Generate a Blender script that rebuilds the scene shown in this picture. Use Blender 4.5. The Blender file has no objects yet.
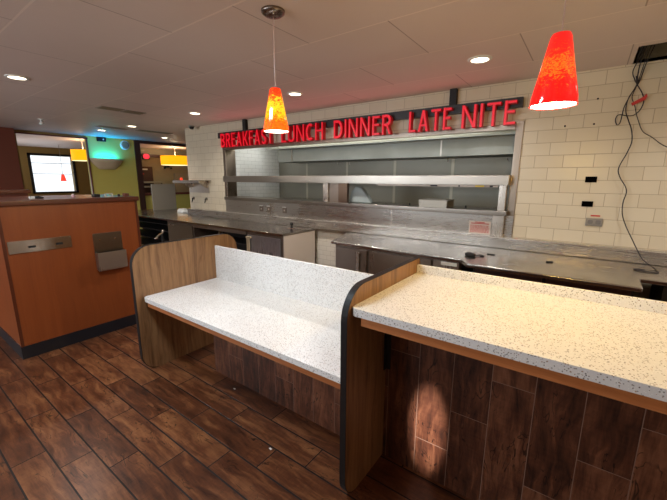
import bpy, bmesh, math, random
from mathutils import Vector, Matrix
random.seed(7)
sc = bpy.context.scene
COL = sc.collection
PI = math.pi

# ------------------------------------------------------------------ camera
YAW, PITCH, ROLL, FPX = 0.628184, 0.2015235, 0.0043696, 345.952
cy_, sy_, cp_, sp_ = math.cos(YAW), math.sin(YAW), math.cos(PITCH), math.sin(PITCH)
fw = Vector((-sy_*cp_, cy_*cp_, -sp_)); rt = Vector((cy_, sy_, 0)); up = rt.cross(fw)
rt, up = rt*math.cos(ROLL)+up*math.sin(ROLL), up*math.cos(ROLL)-rt*math.sin(ROLL)
cam_d = bpy.data.cameras.new('camera'); cam = bpy.data.objects.new('camera', cam_d); COL.objects.link(cam)
m = Matrix((rt, up, -fw)).transposed().to_4x4(); m.translation = Vector((0, 0, 1.7))
cam.matrix_world = m
cam_d.sensor_fit = 'HORIZONTAL'; cam_d.sensor_width = 36; cam_d.lens = 36*FPX/667
cam_d.clip_start = .02; cam_d.clip_end = 100
sc.camera = cam

# ------------------------------------------------------------------ world, exposure, large lights
w = bpy.data.worlds.new('world'); sc.world = w; w.use_nodes = True
bg = w.node_tree.nodes['Background']; bg.inputs[0].default_value = (.86, .93, 1, 1); bg.inputs[1].default_value = .95
vs = sc.view_settings
vs.view_transform = 'Standard'; vs.look = 'None'; vs.gamma = 1; vs.use_curve_mapping = False; vs.exposure = 0.62

def light(kind, name, loc, energy, color, target=None, **kw):
    d = bpy.data.lights.new(name, kind); d.energy = energy; d.color = color
    for k, v in kw.items(): setattr(d, k, v)
    o = bpy.data.objects.new(name, d); COL.objects.link(o); o.location = loc
    if target is not None:
        o.rotation_euler = (Vector(target)-Vector(loc)).to_track_quat('-Z', 'Y').to_euler()
    return o
COOL = (.80, .90, 1.0)
WARM = (1.0, .95, .88)
light('AREA', 'window_daylight', (-3.0, -3.38, 1.75), 16, COOL, (-3.0, 0, 1.75), shape='RECTANGLE', size=2.0, size_y=1.3)
light('AREA', 'window_daylight', (-6.4, -3.38, 1.75), 80, COOL, (-6.6, 0, 2.3), shape='RECTANGLE', size=2.0, size_y=1.3)
light('AREA', 'added_overhead_fill', (-2.1, .55, 2.74), 30, (.78, .90, 1.0), (-2.1, .7, 0), shape='RECTANGLE', size=.9, size_y=.4)  # added overhead fill for the counters, stands in for unseen downlights
light('AREA', 'kitchen_tube_light', (-3.4, 5.25, 2.66), 36, (1.0, .99, .93), (-3.4, 5.25, 0), shape='RECTANGLE', size=4.2, size_y=.25)
# points added to brighten the ceiling, placed like pendants out of view
for loc, e in (((1.5, 1.81, 2.0), 10), ((-4.6, -1.6, 2.0), 12), ((.3, -1.9, 2.0), 12), ((-7.6, -.8, 2.0), 16)):
    light('POINT', 'added_room_light', loc, e, (1, .84, .68), shadow_soft_size=.09)
# spot added inside the room to throw the daylight patch on the tiled base
beam = light('SPOT', 'daylight_patch_spot', (-.2, -3.3, 1.9), 2300, (1, .93, .88), (-.578, 1.71, .31), spot_size=math.radians(3.6), spot_blend=.95, shadow_soft_size=.01)
beam.scale = (.8, 1.9, 1)

# ------------------------------------------------------------------ material helpers
def srgb(r, g, b):
    f = lambda c: (c/255/12.92) if c/255 <= .04045 else ((c/255+.055)/1.055)**2.4
    return (f(r), f(g), f(b), 1)
class NT:
    def __init__(s, name):
        s.m = bpy.data.materials.new(name); s.m.use_nodes = True
        s.t = s.m.node_tree; s.n = s.t.nodes; s.b = s.n['Principled BSDF']
    def link(s, a, b): s.t.links.new(a, b)
    def put(s, sock, v):
        if isinstance(v, bpy.types.NodeSocket): s.link(v, sock)
        else: sock.default_value = v
    def math(s, op, a, b=0.0, c=0.0):
        n = s.n.new('ShaderNodeMath'); n.operation = op
        for i, v in enumerate((a, b, c)): s.put(n.inputs[i], v)
        return n.outputs[0]
    def geo(s):
        n = s.n.new('ShaderNodeNewGeometry'); x = s.n.new('ShaderNodeSeparateXYZ'); s.link(n.outputs['Position'], x.inputs[0])
        s.pos = n.outputs['Position']; return x.outputs
    def vec(s, x, y, z):
        n = s.n.new('ShaderNodeCombineXYZ')
        for i, v in enumerate((x, y, z)): s.put(n.inputs[i], v)
        return n.outputs[0]
    def noise(s, v, scale, detail=3, rough=.5, dist=0.0):
        n = s.n.new('ShaderNodeTexNoise'); s.put(n.inputs['Vector'], v); n.inputs['Scale'].default_value = scale
        n.inputs['Detail'].default_value = detail; n.inputs['Roughness'].default_value = rough; n.inputs['Distortion'].default_value = dist
        return n.outputs[0]
    def vor(s, v, scale, feature='F1'):
        n = s.n.new('ShaderNodeTexVoronoi'); n.feature = feature; s.put(n.inputs['Vector'], v); n.inputs['Scale'].default_value = scale
        return n
    def white(s, v):
        n = s.n.new('ShaderNodeTexWhiteNoise'); n.noise_dimensions = '3D'; s.put(n.inputs['Vector'], v); return n.outputs[0]
    def ramp(s, f, stops, interp='LINEAR'):
        n = s.n.new('ShaderNodeValToRGB'); s.put(n.inputs[0], f); e = n.color_ramp.elements; n.color_ramp.interpolation = interp
        while len(e) < len(stops): e.new(.5)
        for i, (p, c) in enumerate(stops): e[i].position = p; e[i].color = c
        return n.outputs[0]
    def mix(s, f, a, b, mode='MIX'):
        n = s.n.new('ShaderNodeMix'); n.data_type = 'RGBA'; n.blend_type = mode
        s.put(n.inputs[0], f); s.put(n.inputs[6], a); s.put(n.inputs[7], b); return n.outputs[2]
    def smooth(s, v, a, b):
        n = s.n.new('ShaderNodeMapRange'); n.interpolation_type = 'SMOOTHSTEP'; s.put(n.inputs[0], v)
        n.inputs[1].default_value = a; n.inputs[2].default_value = b; return n.outputs[0]
    def bump(s, h, strength=.3, dist=.002):
        n = s.n.new('ShaderNodeBump'); s.put(n.inputs['Height'], h); n.inputs['Strength'].default_value = strength
        n.inputs['Distance'].default_value = dist; s.link(n.outputs[0], s.b.inputs['Normal'])
    def set(s, **kw):
        names = dict(color='Base Color', rough='Roughness', metal='Metallic', emis='Emission Color', estr='Emission Strength', spec='Specular IOR Level', alpha='Alpha', trans='Transmission Weight', ior='IOR', aniso='Anisotropic', coat='Coat Weight')
        for k, v in kw.items(): s.put(s.b.inputs[names[k]], v)
        return s.m
def plain(name, c, rough=.5, metal=0.0, **kw):
    return NT(name).set(color=srgb(*c), rough=rough, metal=metal, **kw)
def emit(name, c, strength):
    return NT(name).set(color=(0, 0, 0, 1), emis=srgb(*c), estr=strength, rough=.5)

def plank_mat(name, u, v, L, W, step, u0, v0, gr_u, gr_v, grout, dark, mid, light_, rough):
    t = NT(name); p = t.geo(); U, V = p[u], p[v]
    vr = t.math('DIVIDE', t.math('SUBTRACT', V, v0), W); row = t.math('FLOOR', vr); fv = t.math('FRACT', vr)
    us = t.math('DIVIDE', t.math('SUBTRACT', t.math('SUBTRACT', U, u0), t.math('MULTIPLY', row, step)), L)
    col = t.math('FLOOR', us); fu = t.math('FRACT', us)
    du = t.math('MULTIPLY', t.math('MINIMUM', fu, t.math('SUBTRACT', 1, fu)), L)
    dv = t.math('MULTIPLY', t.math('MINIMUM', fv, t.math('SUBTRACT', 1, fv)), W)
    g = t.math('MAXIMUM', t.math('LESS_THAN', du, gr_u), t.math('LESS_THAN', dv, gr_v))
    r1 = t.white(t.vec(row, col, 3.3)); r2 = t.white(t.vec(col, row, 7.7))
    off = t.math('MULTIPLY', r1, 37.0)
    wob = t.noise(t.vec(t.math('MULTIPLY', U, 2), t.math('MULTIPLY', V, 5), off), 2.0, 2)
    vv = t.math('ADD', t.math('MULTIPLY', V, 14), t.math('MULTIPLY', wob, 1.6))
    grain = t.noise(t.vec(t.math('MULTIPLY', U, 2.2), vv, off), 1.6, 5, .62, .15)
    fine = t.noise(t.vec(t.math('MULTIPLY', U, 8), t.math('MULTIPLY', V, 90), off), 1.0, 3, .6)
    cross = t.noise(t.vec(t.math('MULTIPLY', U, 70), t.math('MULTIPLY', V, 10), off), 1.0, 2, .5)
    blot = t.noise(t.vec(t.math('MULTIPLY', U, 4), t.math('MULTIPLY', V, 7), off), 1.0, 3, .5)
    f = t.math('ADD', t.math('MULTIPLY', grain, .75), t.math('MULTIPLY', fine, .18))
    f = t.math('ADD', f, t.math('MULTIPLY', blot, .25)); f = t.math('ADD', f, t.math('MULTIPLY', t.math('SUBTRACT', r2, .5), .14))
    f = t.math('ADD', f, t.math('MULTIPLY', t.math('SUBTRACT', cross, .5), .10))
    c = t.ramp(f, [(.38, dark), (.56, mid), (.82, light_)])
    # cracks and knots
    vn = t.noise(t.vec(t.math('MULTIPLY', U, 5), t.math('MULTIPLY', V, 16), off), 1.0, 2, .5, 1.2)
    crack = t.smooth(t.math('ABSOLUTE', t.math('SUBTRACT', vn, .54)), .020, .003)
    spot = t.smooth(blot, .50, .56)
    ck = t.math('MULTIPLY', crack, spot)
    c = t.mix(t.math('MULTIPLY', ck, .8), c, tuple(x*.25 for x in dark[:3])+(1,))
    c = t.mix(g, c, grout)
    t.bump(t.math('SUBTRACT', t.math('MULTIPLY', grain, .3), g), .5, .0015)
    return t.set(color=c, rough=t.math('ADD', rough, t.math('MULTIPLY', g, .3)))
M = {}
M['floor'] = plank_mat('wood_look_floor_tile', 0, 1, .7059, .1745, .235, -2.59, .2925,   .0034, .0045, srgb(10, 6, 4), srgb(50, 26, 15), srgb(92, 52, 31), srgb(146, 96, 60), .31)
M['basetile'] = plank_mat('wood_look_wall_tile', 2, 0, .75, .1866, .25, .731, -.832, .0015, .0015, srgb(140, 112, 96), srgb(30, 15, 10), srgb(88, 50, 33), srgb(144, 94, 66), .42)

def subway(name, c1, c2, grout, u=0, u0=-.5285, z0=1.7005, W=.2675, H=.1325, g=.0022):
    t = NT(name); p = t.geo(); U, V = p[u], p[2]
    vr = t.math('DIVIDE', t.math('SUBTRACT', V, z0), H); row = t.math('FLOOR', vr); fv = t.math('FRACT', vr)
    par = t.math('FLOORED_MODULO', row, 2.0)
    us = t.math('ADD', t.math('DIVIDE', t.math('SUBTRACT', U, u0), W), t.math('MULTIPLY', t.math('SUBTRACT', 1, par), .5)); fu = t.math('FRACT', us)
    du = t.math('MULTIPLY', t.math('MINIMUM', fu, t.math('SUBTRACT', 1, fu)), W)
    dv = t.math('MULTIPLY', t.math('MINIMUM', fv, t.math('SUBTRACT', 1, fv)), H)
    d = t.math('MINIMUM', du, dv); gm = t.smooth(d, g+.0012, g-.0004)
    r = t.white(t.vec(row, t.math('FLOOR', us), 1.0))
    nz = t.noise(t.pos, 3.0, 3)
    c = t.mix(t.math('ADD', t.math('MULTIPLY', r, .6), t.math('MULTIPLY', nz, .4)), c1, c2)
    c = t.mix(gm, c, grout)
    t.bump(t.smooth(d, 0, .007), .5, .002)
    return t.set(color=c, rough=t.math('ADD', .28, t.math('MULTIPLY', gm, .5)))
M['subway'] = subway('cream_subway_tile', srgb(214, 203, 180), srgb(204, 191, 166), srgb(172, 156, 132))
M['whitetile'] = subway('white_kitchen_tile', srgb(236, 240, 240), srgb(225, 230, 230), srgb(175, 182, 182), u=1, W=.205, H=.0775, z0=1.3, g=.0018)
M['gaptile'] = subway('cream_low_wall_tile', srgb(222, 214, 200), srgb(214, 206, 190), srgb(190, 180, 164), u=0, W=.16, H=.0775, z0=.3)

def stone():
    t = NT('speckled_terrazzo_laminate'); t.geo()
    c = t.mix(t.noise(t.pos, 6, 3), srgb(232, 231, 229), srgb(222, 220, 216))
    for sc_, th, col in ((110, .28, srgb(132, 122, 112)), (80, .20, srgb(168, 138, 112)), (150, .32, srgb(240, 238, 234)), (92, .23, srgb(84, 74, 70))):
        v = t.vor(t.pos, sc_); rn = t.white(v.outputs['Position'])
        k = t.math('MULTIPLY', t.math('LESS_THAN', v.outputs['Distance'], th), t.math('GREATER_THAN', rn, .45))
        c = t.mix(t.math('MULTIPLY', k, .85), c, col)
    return t.set(color=c, rough=.30)
M['stone'] = stone()

def wood(name, dark, mid, light_, axis, rough=.42, sc_=1.0, contrast=1.0):
    t = NT(name); p = t.geo(); P = [p[0], p[1], p[2]]
    s = [38*sc_, 38*sc_, 38*sc_]; s[axis] = 1.4*sc_
    wob = t.noise(t.pos, 3.0*sc_, 2)
    v = t.vec(*[t.math('ADD', t.math('MULTIPLY', P[i], s[i]), t.math('MULTIPLY', wob, 2.2 if i != axis else 0)) for i in range(3)])
    a = t.noise(v, .8, 4, .6, .3); b = t.noise(v, 3.5, 2, .5)
    f = t.math('ADD', t.math('MULTIPLY', a, .75), t.math('MULTIPLY', b, .25))
    c = t.ramp(f, [(.5-.16/contrast, dark), (.5, mid), (.5+.16/contrast, light_)])
    return t.set(color=c, rough=rough)
M['oak'] = wood('oak_laminate', srgb(108, 76, 48), srgb(142, 104, 68), srgb(160, 122, 82), 2)
M['fascia'] = wood('honey_wood_trim', srgb(160, 94, 52), srgb(188, 118, 68), srgb(202, 134, 80), 0, .38, contrast=.7)
M['cherry'] = wood('cherry_laminate', srgb(124, 60, 28), srgb(137, 69, 32), srgb(148, 78, 38), 2, .33, .5, .5)
M['cherrydark'] = plain('dark_cherry_trim', (88, 42, 25), .28)
M['brown'] = plain('dark_brown_trim', (66, 36, 26), .45)
M['redbrown'] = plain('red_brown_column', (104, 50, 34), .45)
M['blackedge'] = plain('black_vinyl_edge', (22, 18, 17), .5, spec=.3)
M['toekick'] = plain('black_rubber_base', (26, 26, 32), .45)
M['black'] = plain('matt_black', (12, 11, 11), .6)
M['void'] = plain('deep_black_recess', (5, 4, 4), .9, spec=0.0)
M['darkvoid'] = plain('dark_cabinet_interior', (30, 24, 20), .7)
M['white'] = plain('white_plastic', (225, 225, 220), .4)
M['cable'] = plain('black_cable', (34, 24, 26), .5)
M['redtag'] = plain('red_tape', (190, 50, 45), .6)
M['olive'] = plain('lime_olive_paint', (208, 192, 96), .6)
M['ochre'] = plain('ochre_paint', (142, 116, 62), .7)
M['graywall'] = plain('grey_olive_paint', (148, 140, 116), .7)
M['graypanel'] = plain('grey_laminate_panel', (150, 142, 128), .6)
M['cream'] = plain('cream_panel', (214, 202, 188), .5)
M['brass'] = plain('chrome', (220, 215, 205), .12, 1.0)
M['yellowlabel'] = plain('yellow_sticker', (205, 175, 50), .5)

def steel(name, c=(176, 168, 158), rough=.30, axis=0, blot=.25, metal=1.0, aniso=.75):
    t = NT(name); p = t.geo(); s = [160, 160, 160]; s[axis] = 2.0
    br = t.noise(t.vec(*[t.math('MULTIPLY', p[i], s[i]) for i in range(3)]), 1.0, 2)
    big = t.noise(t.pos, 2.3, 3); big2 = t.noise(t.vec(t.math('MULTIPLY', p[0], 5), t.math('MULTIPLY', p[1], 2), t.math('MULTIPLY', p[2], .8)), 1.0, 2)
    r = t.math('ADD', rough-.08, t.math('MULTIPLY', br, .12)); r = t.math('ADD', r, t.math('MULTIPLY', t.math('SUBTRACT', big, .5), blot))
    c0 = srgb(*c); c1 = tuple(x*.72 for x in c0[:3])+(1,)
    t.bump(t.math('ADD', t.math('MULTIPLY', br, .03), t.math('MULTIPLY', big2, .4)), .1, .003)
    if axis == 0 and aniso:
        tg = t.n.new('ShaderNodeTangent'); tg.direction_type = 'RADIAL'; tg.axis = 'Z'; t.link(tg.outputs[0], t.b.inputs['Tangent']); t.b.inputs['Anisotropic'].default_value = aniso
    return t.set(color=t.mix(big, c0, c1), rough=r, metal=metal)
M['steel'] = steel('brushed_stainless_steel', (160, 151, 140), .32, 0, .10, 1.0, .5)
M['splash'] = steel('satin_backsplash_steel', (196, 190, 182), .30, 0, .12, .82, .6)
M['steeltop'] = steel('worn_stainless_worktop', (186, 180, 172), .24, aniso=0)
M['steelv'] = steel('brushed_stainless_upright', (200, 190, 178), .30, 2, .25, .85)
M['hoodsteel'] = steel('greasy_hood_steel', (150, 150, 140), .42, 0, .3)
M['fridge'] = steel('dull_fridge_steel', (150, 136, 124), .36, 2, .3, .75)
M['canopy'] = steel('brushed_nickel', (150, 140, 132), .3)

def ceiling_mat():
    t = NT('ceiling_panels'); p = t.geo(); H, W = .763, 1.42
    vr = t.math('DIVIDE', t.math('SUBTRACT', p[1], .852), H); row = t.math('FLOOR', vr); fv = t.math('FRACT', vr)
    us = t.math('ADD', t.math('DIVIDE', t.math('SUBTRACT', p[0], -2.69), W), t.math('MULTIPLY', t.math('FLOORED_MODULO', row, 2.0), .5)); fu = t.math('FRACT', us)
    du = t.math('MULTIPLY', t.math('MINIMUM', fu, t.math('SUBTRACT', 1, fu)), W)
    dv = t.math('MULTIPLY', t.math('MINIMUM', fv, t.math('SUBTRACT', 1, fv)), H)
    gv = t.smooth(dv, .009, .006); gu = t.smooth(du, .006, .003)
    n = t.noise(t.pos, 1.2, 3); c = t.mix(n, srgb(222, 206, 196), srgb(212, 194, 184))
    r = t.white(t.vec(row, t.math('FLOOR', us), 2)); c = t.mix(t.math('MULTIPLY', r, .35), c, srgb(200, 184, 174))
    c = t.mix(t.math('MULTIPLY', gv, .55), c, srgb(240, 224, 210)); c = t.mix(t.math('MULTIPLY', gu, .6), c, srgb(120, 96, 84))
    t.bump(t.math('MULTIPLY', t.math('MAXIMUM', gv, gu), -1), .4, .003)
    return t.set(color=c, rough=.55)
M['ceiling'] = ceiling_mat()

# ------------------------------------------------------------------ mesh helpers
def obj(name, bm, mat, parent=None, smooth=False, bevel=0, seg=2):
    me = bpy.data.meshes.new(name); bmesh.ops.recalc_face_normals(bm, faces=bm.faces); 
    o = bpy.data.objects.new(name, me); COL.objects.link(o)
    if parent is not None:
        off = parent.location.copy(); q = parent.parent
        while q is not None: off += q.location; q = q.parent
        bmesh.ops.translate(bm, verts=bm.verts, vec=-off); o.parent = parent
    bm.to_mesh(me); bm.free()
    for mm in (mat if isinstance(mat, (list, tuple)) else [mat]): me.materials.append(mm)
    if smooth:
        for p in me.polygons: p.use_smooth = True
    if bevel:
        b = o.modifiers.new('bevel', 'BEVEL'); b.width = bevel; b.segments = seg; b.limit_method = 'ANGLE'; b.angle_limit = math.radians(40)
        for p in me.polygons: p.use_smooth = True
        wn = o.modifiers.new('wn', 'WEIGHTED_NORMAL'); wn.keep_sharp = True
    return o
def settle(o, base):
    """give a top-level one-mesh thing an origin at its base"""
    b = Vector(base)
    o.data.transform(Matrix.Translation(-b)); o.location = b; return o
def tag(o, label, cat, group=None, kind=None):
    o['label'] = label; o['category'] = cat
    if group: o['group'] = group
    if kind: o['kind'] = kind
    return o
def struct(name, bm, mat, **kw):
    o = obj(name, bm, mat, **kw); o['kind'] = 'structure'; return o
def thing(name, label, cat, loc, group=None):
    o = bpy.data.objects.new(name, None); o.empty_display_size = .1; COL.objects.link(o); o.location = loc
    return tag(o, label, cat, group)
def bx(x0, x1, y0, y1, z0, z1, bm=None):
    bm = bm or bmesh.new()
    v = [bm.verts.new((x, y, z)) for z in (z0, z1) for y in (y0, y1) for x in (x0, x1)]
    for f in ((0,1,3,2), (4,5,7,6), (0,1,5,4), (2,3,7,6), (0,2,6,4), (1,3,7,5)): bm.faces.new([v[i] for i in f])
    return bm
def prism(pts, a0, a1, axis='z', bm=None):
    """polygon pts (2D) extruded along axis from a0 to a1"""
    bm = bm or bmesh.new()
    def P(p, a): return {'z': (p[0], p[1], a), 'x': (a, p[0], p[1]), 'y': (p[0], a, p[1])}[axis]
    A = [bm.verts.new(P(p, a0)) for p in pts]; B = [bm.verts.new(P(p, a1)) for p in pts]
    bm.faces.new(A); bm.faces.new(B); n = len(pts)
    for i in range(n): bm.faces.new((A[i], A[(i+1) % n], B[(i+1) % n], B[i]))
    return bm
def lathe(prof, c, n=32, bm=None, caps=True):
    """prof: list of (radius, z)"""
    bm = bm or bmesh.new(); rings = []
    for r, z in prof:
        rings.append([bm.verts.new((c[0]+r*math.cos(2*PI*i/n), c[1]+r*math.sin(2*PI*i/n), z)) for i in range(n)])
    for a, b in zip(rings, rings[1:]):
        for i in range(n): bm.faces.new((a[i], a[(i+1) % n], b[(i+1) % n], b[i]))
    if caps:
        bm.faces.new(rings[0]); bm.faces.new(rings[-1])
    return bm
def tube(pts, r, n=8, bm=None, sub=6):
    bm = bm or bmesh.new(); P = [Vector(p) for p in pts]
    if sub > 1 and len(P) > 2:
        Q = []
        for i in range(len(P)-1):
            p0 = P[max(i-1, 0)]; p1 = P[i]; p2 = P[i+1]; p3 = P[min(i+2, len(P)-1)]
            for k in range(sub):
                t = k/sub
                Q.append(.5*((2*p1)+(p2-p0)*t+(2*p0-5*p1+4*p2-p3)*t*t+(3*p1-p0-3*p2+p3)*t**3))
        Q.append(P[-1]); P = Q
    rings = []; prev = None
    for i, p in enumerate(P):
        d = (P[min(i+1, len(P)-1)]-P[max(i-1, 0)]).normalized()
        a = prev if prev is not None else Vector((0, 1, 0.13))
        a = (a-d*a.dot(d))
        if a.length < 1e-4: a = Vector((1, 0, 0)); a = a-d*a.dot(d)
        a.normalize(); prev = a; b = d.cross(a)
        rings.append([bm.verts.new(p+r*(a*math.cos(2*PI*k/n)+b*math.sin(2*PI*k/n))) for k in range(n)])
    for A, B in zip(rings, rings[1:]):
        for k in range(n): bm.faces.new((A[k], A[(k+1) % n], B[(k+1) % n], B[k]))
    bm.faces.new(rings[0]); bm.faces.new(rings[-1]); return bm
def rrect(a0, a1, b0, b1, rs, n=7):
    """rounded rectangle; rs = radii (a0b0, a1b0, a1b1, a0b1)"""
    out = []
    for (ca, cb, st), r in zip(((a0, b0, PI), (a1, b0, 1.5*PI), (a1, b1, 0), (a0, b1, .5*PI)), rs):
        sa = 1 if ca == a0 else -1; sb = 1 if cb == b0 else -1
        if r < 1e-5: out.append((ca, cb)); continue
        for k in range(n+1):
            an = st+.5*PI*k/n; out.append((ca+sa*r+r*math.cos(an), cb+sb*r+r*math.sin(an)))
    return out

C = 2.78; WY = 4.536; FX = -10.72
# ------------------------------------------------------------------ the setting
struct('floor', bx(-16.2, 3.2, -3.6, 9.6, -.1, 0), M['floor'])
# ceiling with the rectangular service opening near the tiled wall
bm = bx(-16.2, .205, -3.6, 9.6, C, C+.06); bx(.205, .9, -3.6, 4.02, C, C+.06, bm); bx(.205, .9, 4.66, 9.6, C, C+.06, bm); bx(.9, 3.2, -3.6, 9.6, C, C+.06, bm)
struct('ceiling', bm, M['ceiling'])
# tiled wall with the pass-through opening
bm = bx(-7.36, -5.99, WY, WY+.24, 0, C); bx(-.70, 3.2, WY, WY+.24, 0, C, bm); bx(-5.99, -.70, WY, WY+.24, 2.30, C, bm)
bx(-5.99, -.70, WY, WY+.24, 0, 1.285, bm)
struct('wall_back', bm, M['subway'])
# kitchen beyond the pass-through
struct('wall_kitchen_side', bx(-6.1, -5.99, WY+.24, 6.2, 0, C), M['whitetile'])
struct('wall_kitchen_end', bx(-.70, -.60, WY+.24, 6.2, 0, C), M['hoodsteel'])
t = NT('kitchen_steel_panels'); p = t.geo(); 
fu = t.math('FRACT', t.math('DIVIDE', t.math('ADD', p[0], 5.13), 1.075)); du = t.math('MINIMUM', fu, t.math('SUBTRACT', 1, fu))
seam = t.smooth(du, .03, .015); nz = t.noise(t.pos, 1.7, 3)
M['panels'] = t.set(color=t.mix(seam, t.mix(nz, srgb(132, 130, 120), srgb(158, 154, 140)), srgb(186, 178, 158)), rough=.5, metal=.7)
struct('wall_kitchen_back', bx(-6.1, -.6, 6.04, 6.2, 0, C), M['panels'])
# far dining-room wall plane with window-like opening, green pier and passage
bm = bx(FX-.12, FX, -3.6, 2.41, 0, C); bx(FX-.12, FX, 2.41, 3.80, 0, 1.14, bm); bx(FX-.12, FX, 2.41, 3.80, 2.715, C, bm)
struct('wall_far', bm, M['ochre'])
struct('wall_green', bx(FX-.12, FX, 3.80, 4.98, 0, C), M['olive'])
struct('wall_rear_room', bx(-16.2, -16.0, -3.6, 3.88, 0, C, bx(-16.2, -16.0, 5.11, 5.6, 0, C, bx(-16.2, -16.0, 3.88, 5.11, 0, 1.21, bx(-16.2, -16.0, 3.88, 5.11, 2.49, C)))), M['ochre'])
struct('wall_rear_side', bx(-16.2, -13.2, 5.6, 5.7, 0, C), M['ochre'])
struct('wall_rear_passage', bx(-13.2, -13.1, 5.6, 9.6, 0, C), M['graywall'])
struct('wall_north', bx(-16.2, 3.2, 9.5, 9.6, 0, C), M['graywall'])
struct('wall_right', bx(3.1, 3.2, -3.6, WY, 0, C), M['cream'])
bm = bx(-16.2, -7.4, -3.6, -3.5, 0, C)
for a, b in ((-5.4, -4.0), (-2.0, 3.2)): bx(a, b, -3.6, -3.5, 0, C, bm)
for a, b in ((-7.4, -5.4), (-4.0, -2.0)):
    bx(a, b, -3.6, -3.5, 0, 1.05, bm); bx(a, b, -3.6, -3.5, 2.4, C, bm)
struct('wall_front', bm, M['ochre'])
# brown beam and posts framing the passage
struct('trim_1', bx(FX-.04, FX+.05, 4.98, 9.5, 2.70, C, bx(FX-.04, FX+.05, 4.98, 5.13, 0, 2.70)), M['brown'])
struct('trim_2', bx(-13.1, -13.04, 5.6, 9.5, 2.46, 2.56), M['brown'])
struct('trim_3', bx(FX-.03, FX+.02, 3.79, 3.82, 1.14, 2.74, bx(FX-.03, FX+.02, 2.38, 3.83, 2.70, 2.73, bx(FX-.05, FX+.08, 2.38, 3.83, 1.12, 1.17))), M['redbrown'])
# stainless frame lining the pass-through opening
bm = bx(-.752, -.670, WY-.012, WY+.25, 1.04, 2.35); bx(-6.06, -.752, WY-.012, WY+.02, 2.262, 2.325, bm); bx(-6.06, -5.985, WY-.006, WY+.02, 1.04, 2.262, bm)
bx(-5.99, -5.982, WY, WY+.24, 1.29, 2.262, bm)
struct('trim_4', bm, steel('frame_steel', (166, 152, 138), .34, 2), bevel=.004)
# far window
wf = struct('window_1', bx(-16.03, -15.97, 3.80, 3.88, 1.15, 2.56, bx(-16.03, -15.97, 5.11, 5.19, 1.15, 2.56, bx(-16.03, -15.97, 3.80, 5.19, 2.49, 2.56, bx(-16.03, -15.97, 3.80, 5.19, 1.15, 1.21)))), M['black'])
obj('window_bar', bx(-16.12, -16.11, 3.88, 5.11, 1.84, 1.86, bx(-16.12, -16.11, 3.88, 5.11, 2.22, 2.24)), plain('pale_bar', (190, 190, 190), .5), wf)
t = NT('window_glass'); t.set(color=(1, 1, 1, 1), rough=.0, trans=1.0, ior=1.0, spec=.1); M['glass'] = t.m
obj('pane', bx(-16.08, -16.075, 3.88, 5.11, 1.21, 2.49), M['glass'], wf)
# door in the far passage
dr = struct('door_1', bx(-13.1, -13.03, 6.02, 6.62, 0, 2.12), M['brown'])
obj('door_mark', bx(-13.03, -13.02, 6.26, 6.44, 2.0, 2.05), M['white'], dr)  # white strip stands in for light reflected on the door
obj('door_mark', bx(-13.03, -13.02, 6.14, 6.30, 1.85, 1.88), M['redtag'], dr)
# rectangular recess above the ceiling opening
bm = bx(.19, .205, 4.02, 4.66, C, C+.42); bx(.9, .915, 4.02, 4.66, C, C+.42, bm); bx(.19, .915, 4.0, 4.02, C, C+.42, bm); bx(.19, .915, 4.66, 4.68, C, C+.42, bm); bx(.19, .915, 4.0, 4.68, C+.42, C+.44, bm)
t = NT('plenum_grey'); t.geo(); M['plenum'] = t.set(color=t.mix(t.noise(t.pos, 9, 4), srgb(60, 54, 52), srgb(150, 144, 128)), rough=.8)
struct('trim_5', bm, M['plenum'])

# ------------------------------------------------------------------ bar: tiled base, counters, divider panels
settle(tag(obj('tiled_base_wall', bx(-.852, 1.6, 1.71, 1.86, 0, 1.01), M['basetile']), 'tall bar base clad in dark wood-look tiles under the high counter', 'bar base'), (.4, 1.78, 0))
settle(tag(obj('tiled_base_wall', bx(-2.53, -.89, 1.68, 1.83, 0, .60), M['basetile']), 'low bar base clad in dark wood-look tiles beneath the white low counter', 'bar base'), (-1.7, 1.75, 0))

def counter(label, x0, x1, yf, yb, zt, th, fz, bs, bt, cut=None):
    t = thing('countertop', label, 'countertop', ((x0+x1)/2, (yf+yb)/2, zt-th))
    r = .045
    obj('slab', prism(rrect(x0, x1, yf, yb, (cut or .001, .001, .001, .001)), zt-th, zt), M['stone'], t, bevel=.019, seg=4)
    obj('backsplash', bx(x0+(.0), x1, yb, yb+bt, zt-th, bs), M['stone'], t, bevel=.006)
    obj('wood_fascia', bx(x0+(.05 if cut else 0), x1, yf+.016, yf+.036, fz, zt-th), M['fascia'], t, bevel=.002)
    return t
counter('high speckled stone-look countertop glowing warm under the red pendant', -.8535, 1.6, 1.315, 2.105, 1.10, .040, 1.012, 1.155, .022, .03)
counter('low white speckled countertop with tall backsplash between two oak panels', -3.015, -.8895, 1.335, 2.085, .694, .036, .612, 1.035, .022, .05)
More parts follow.
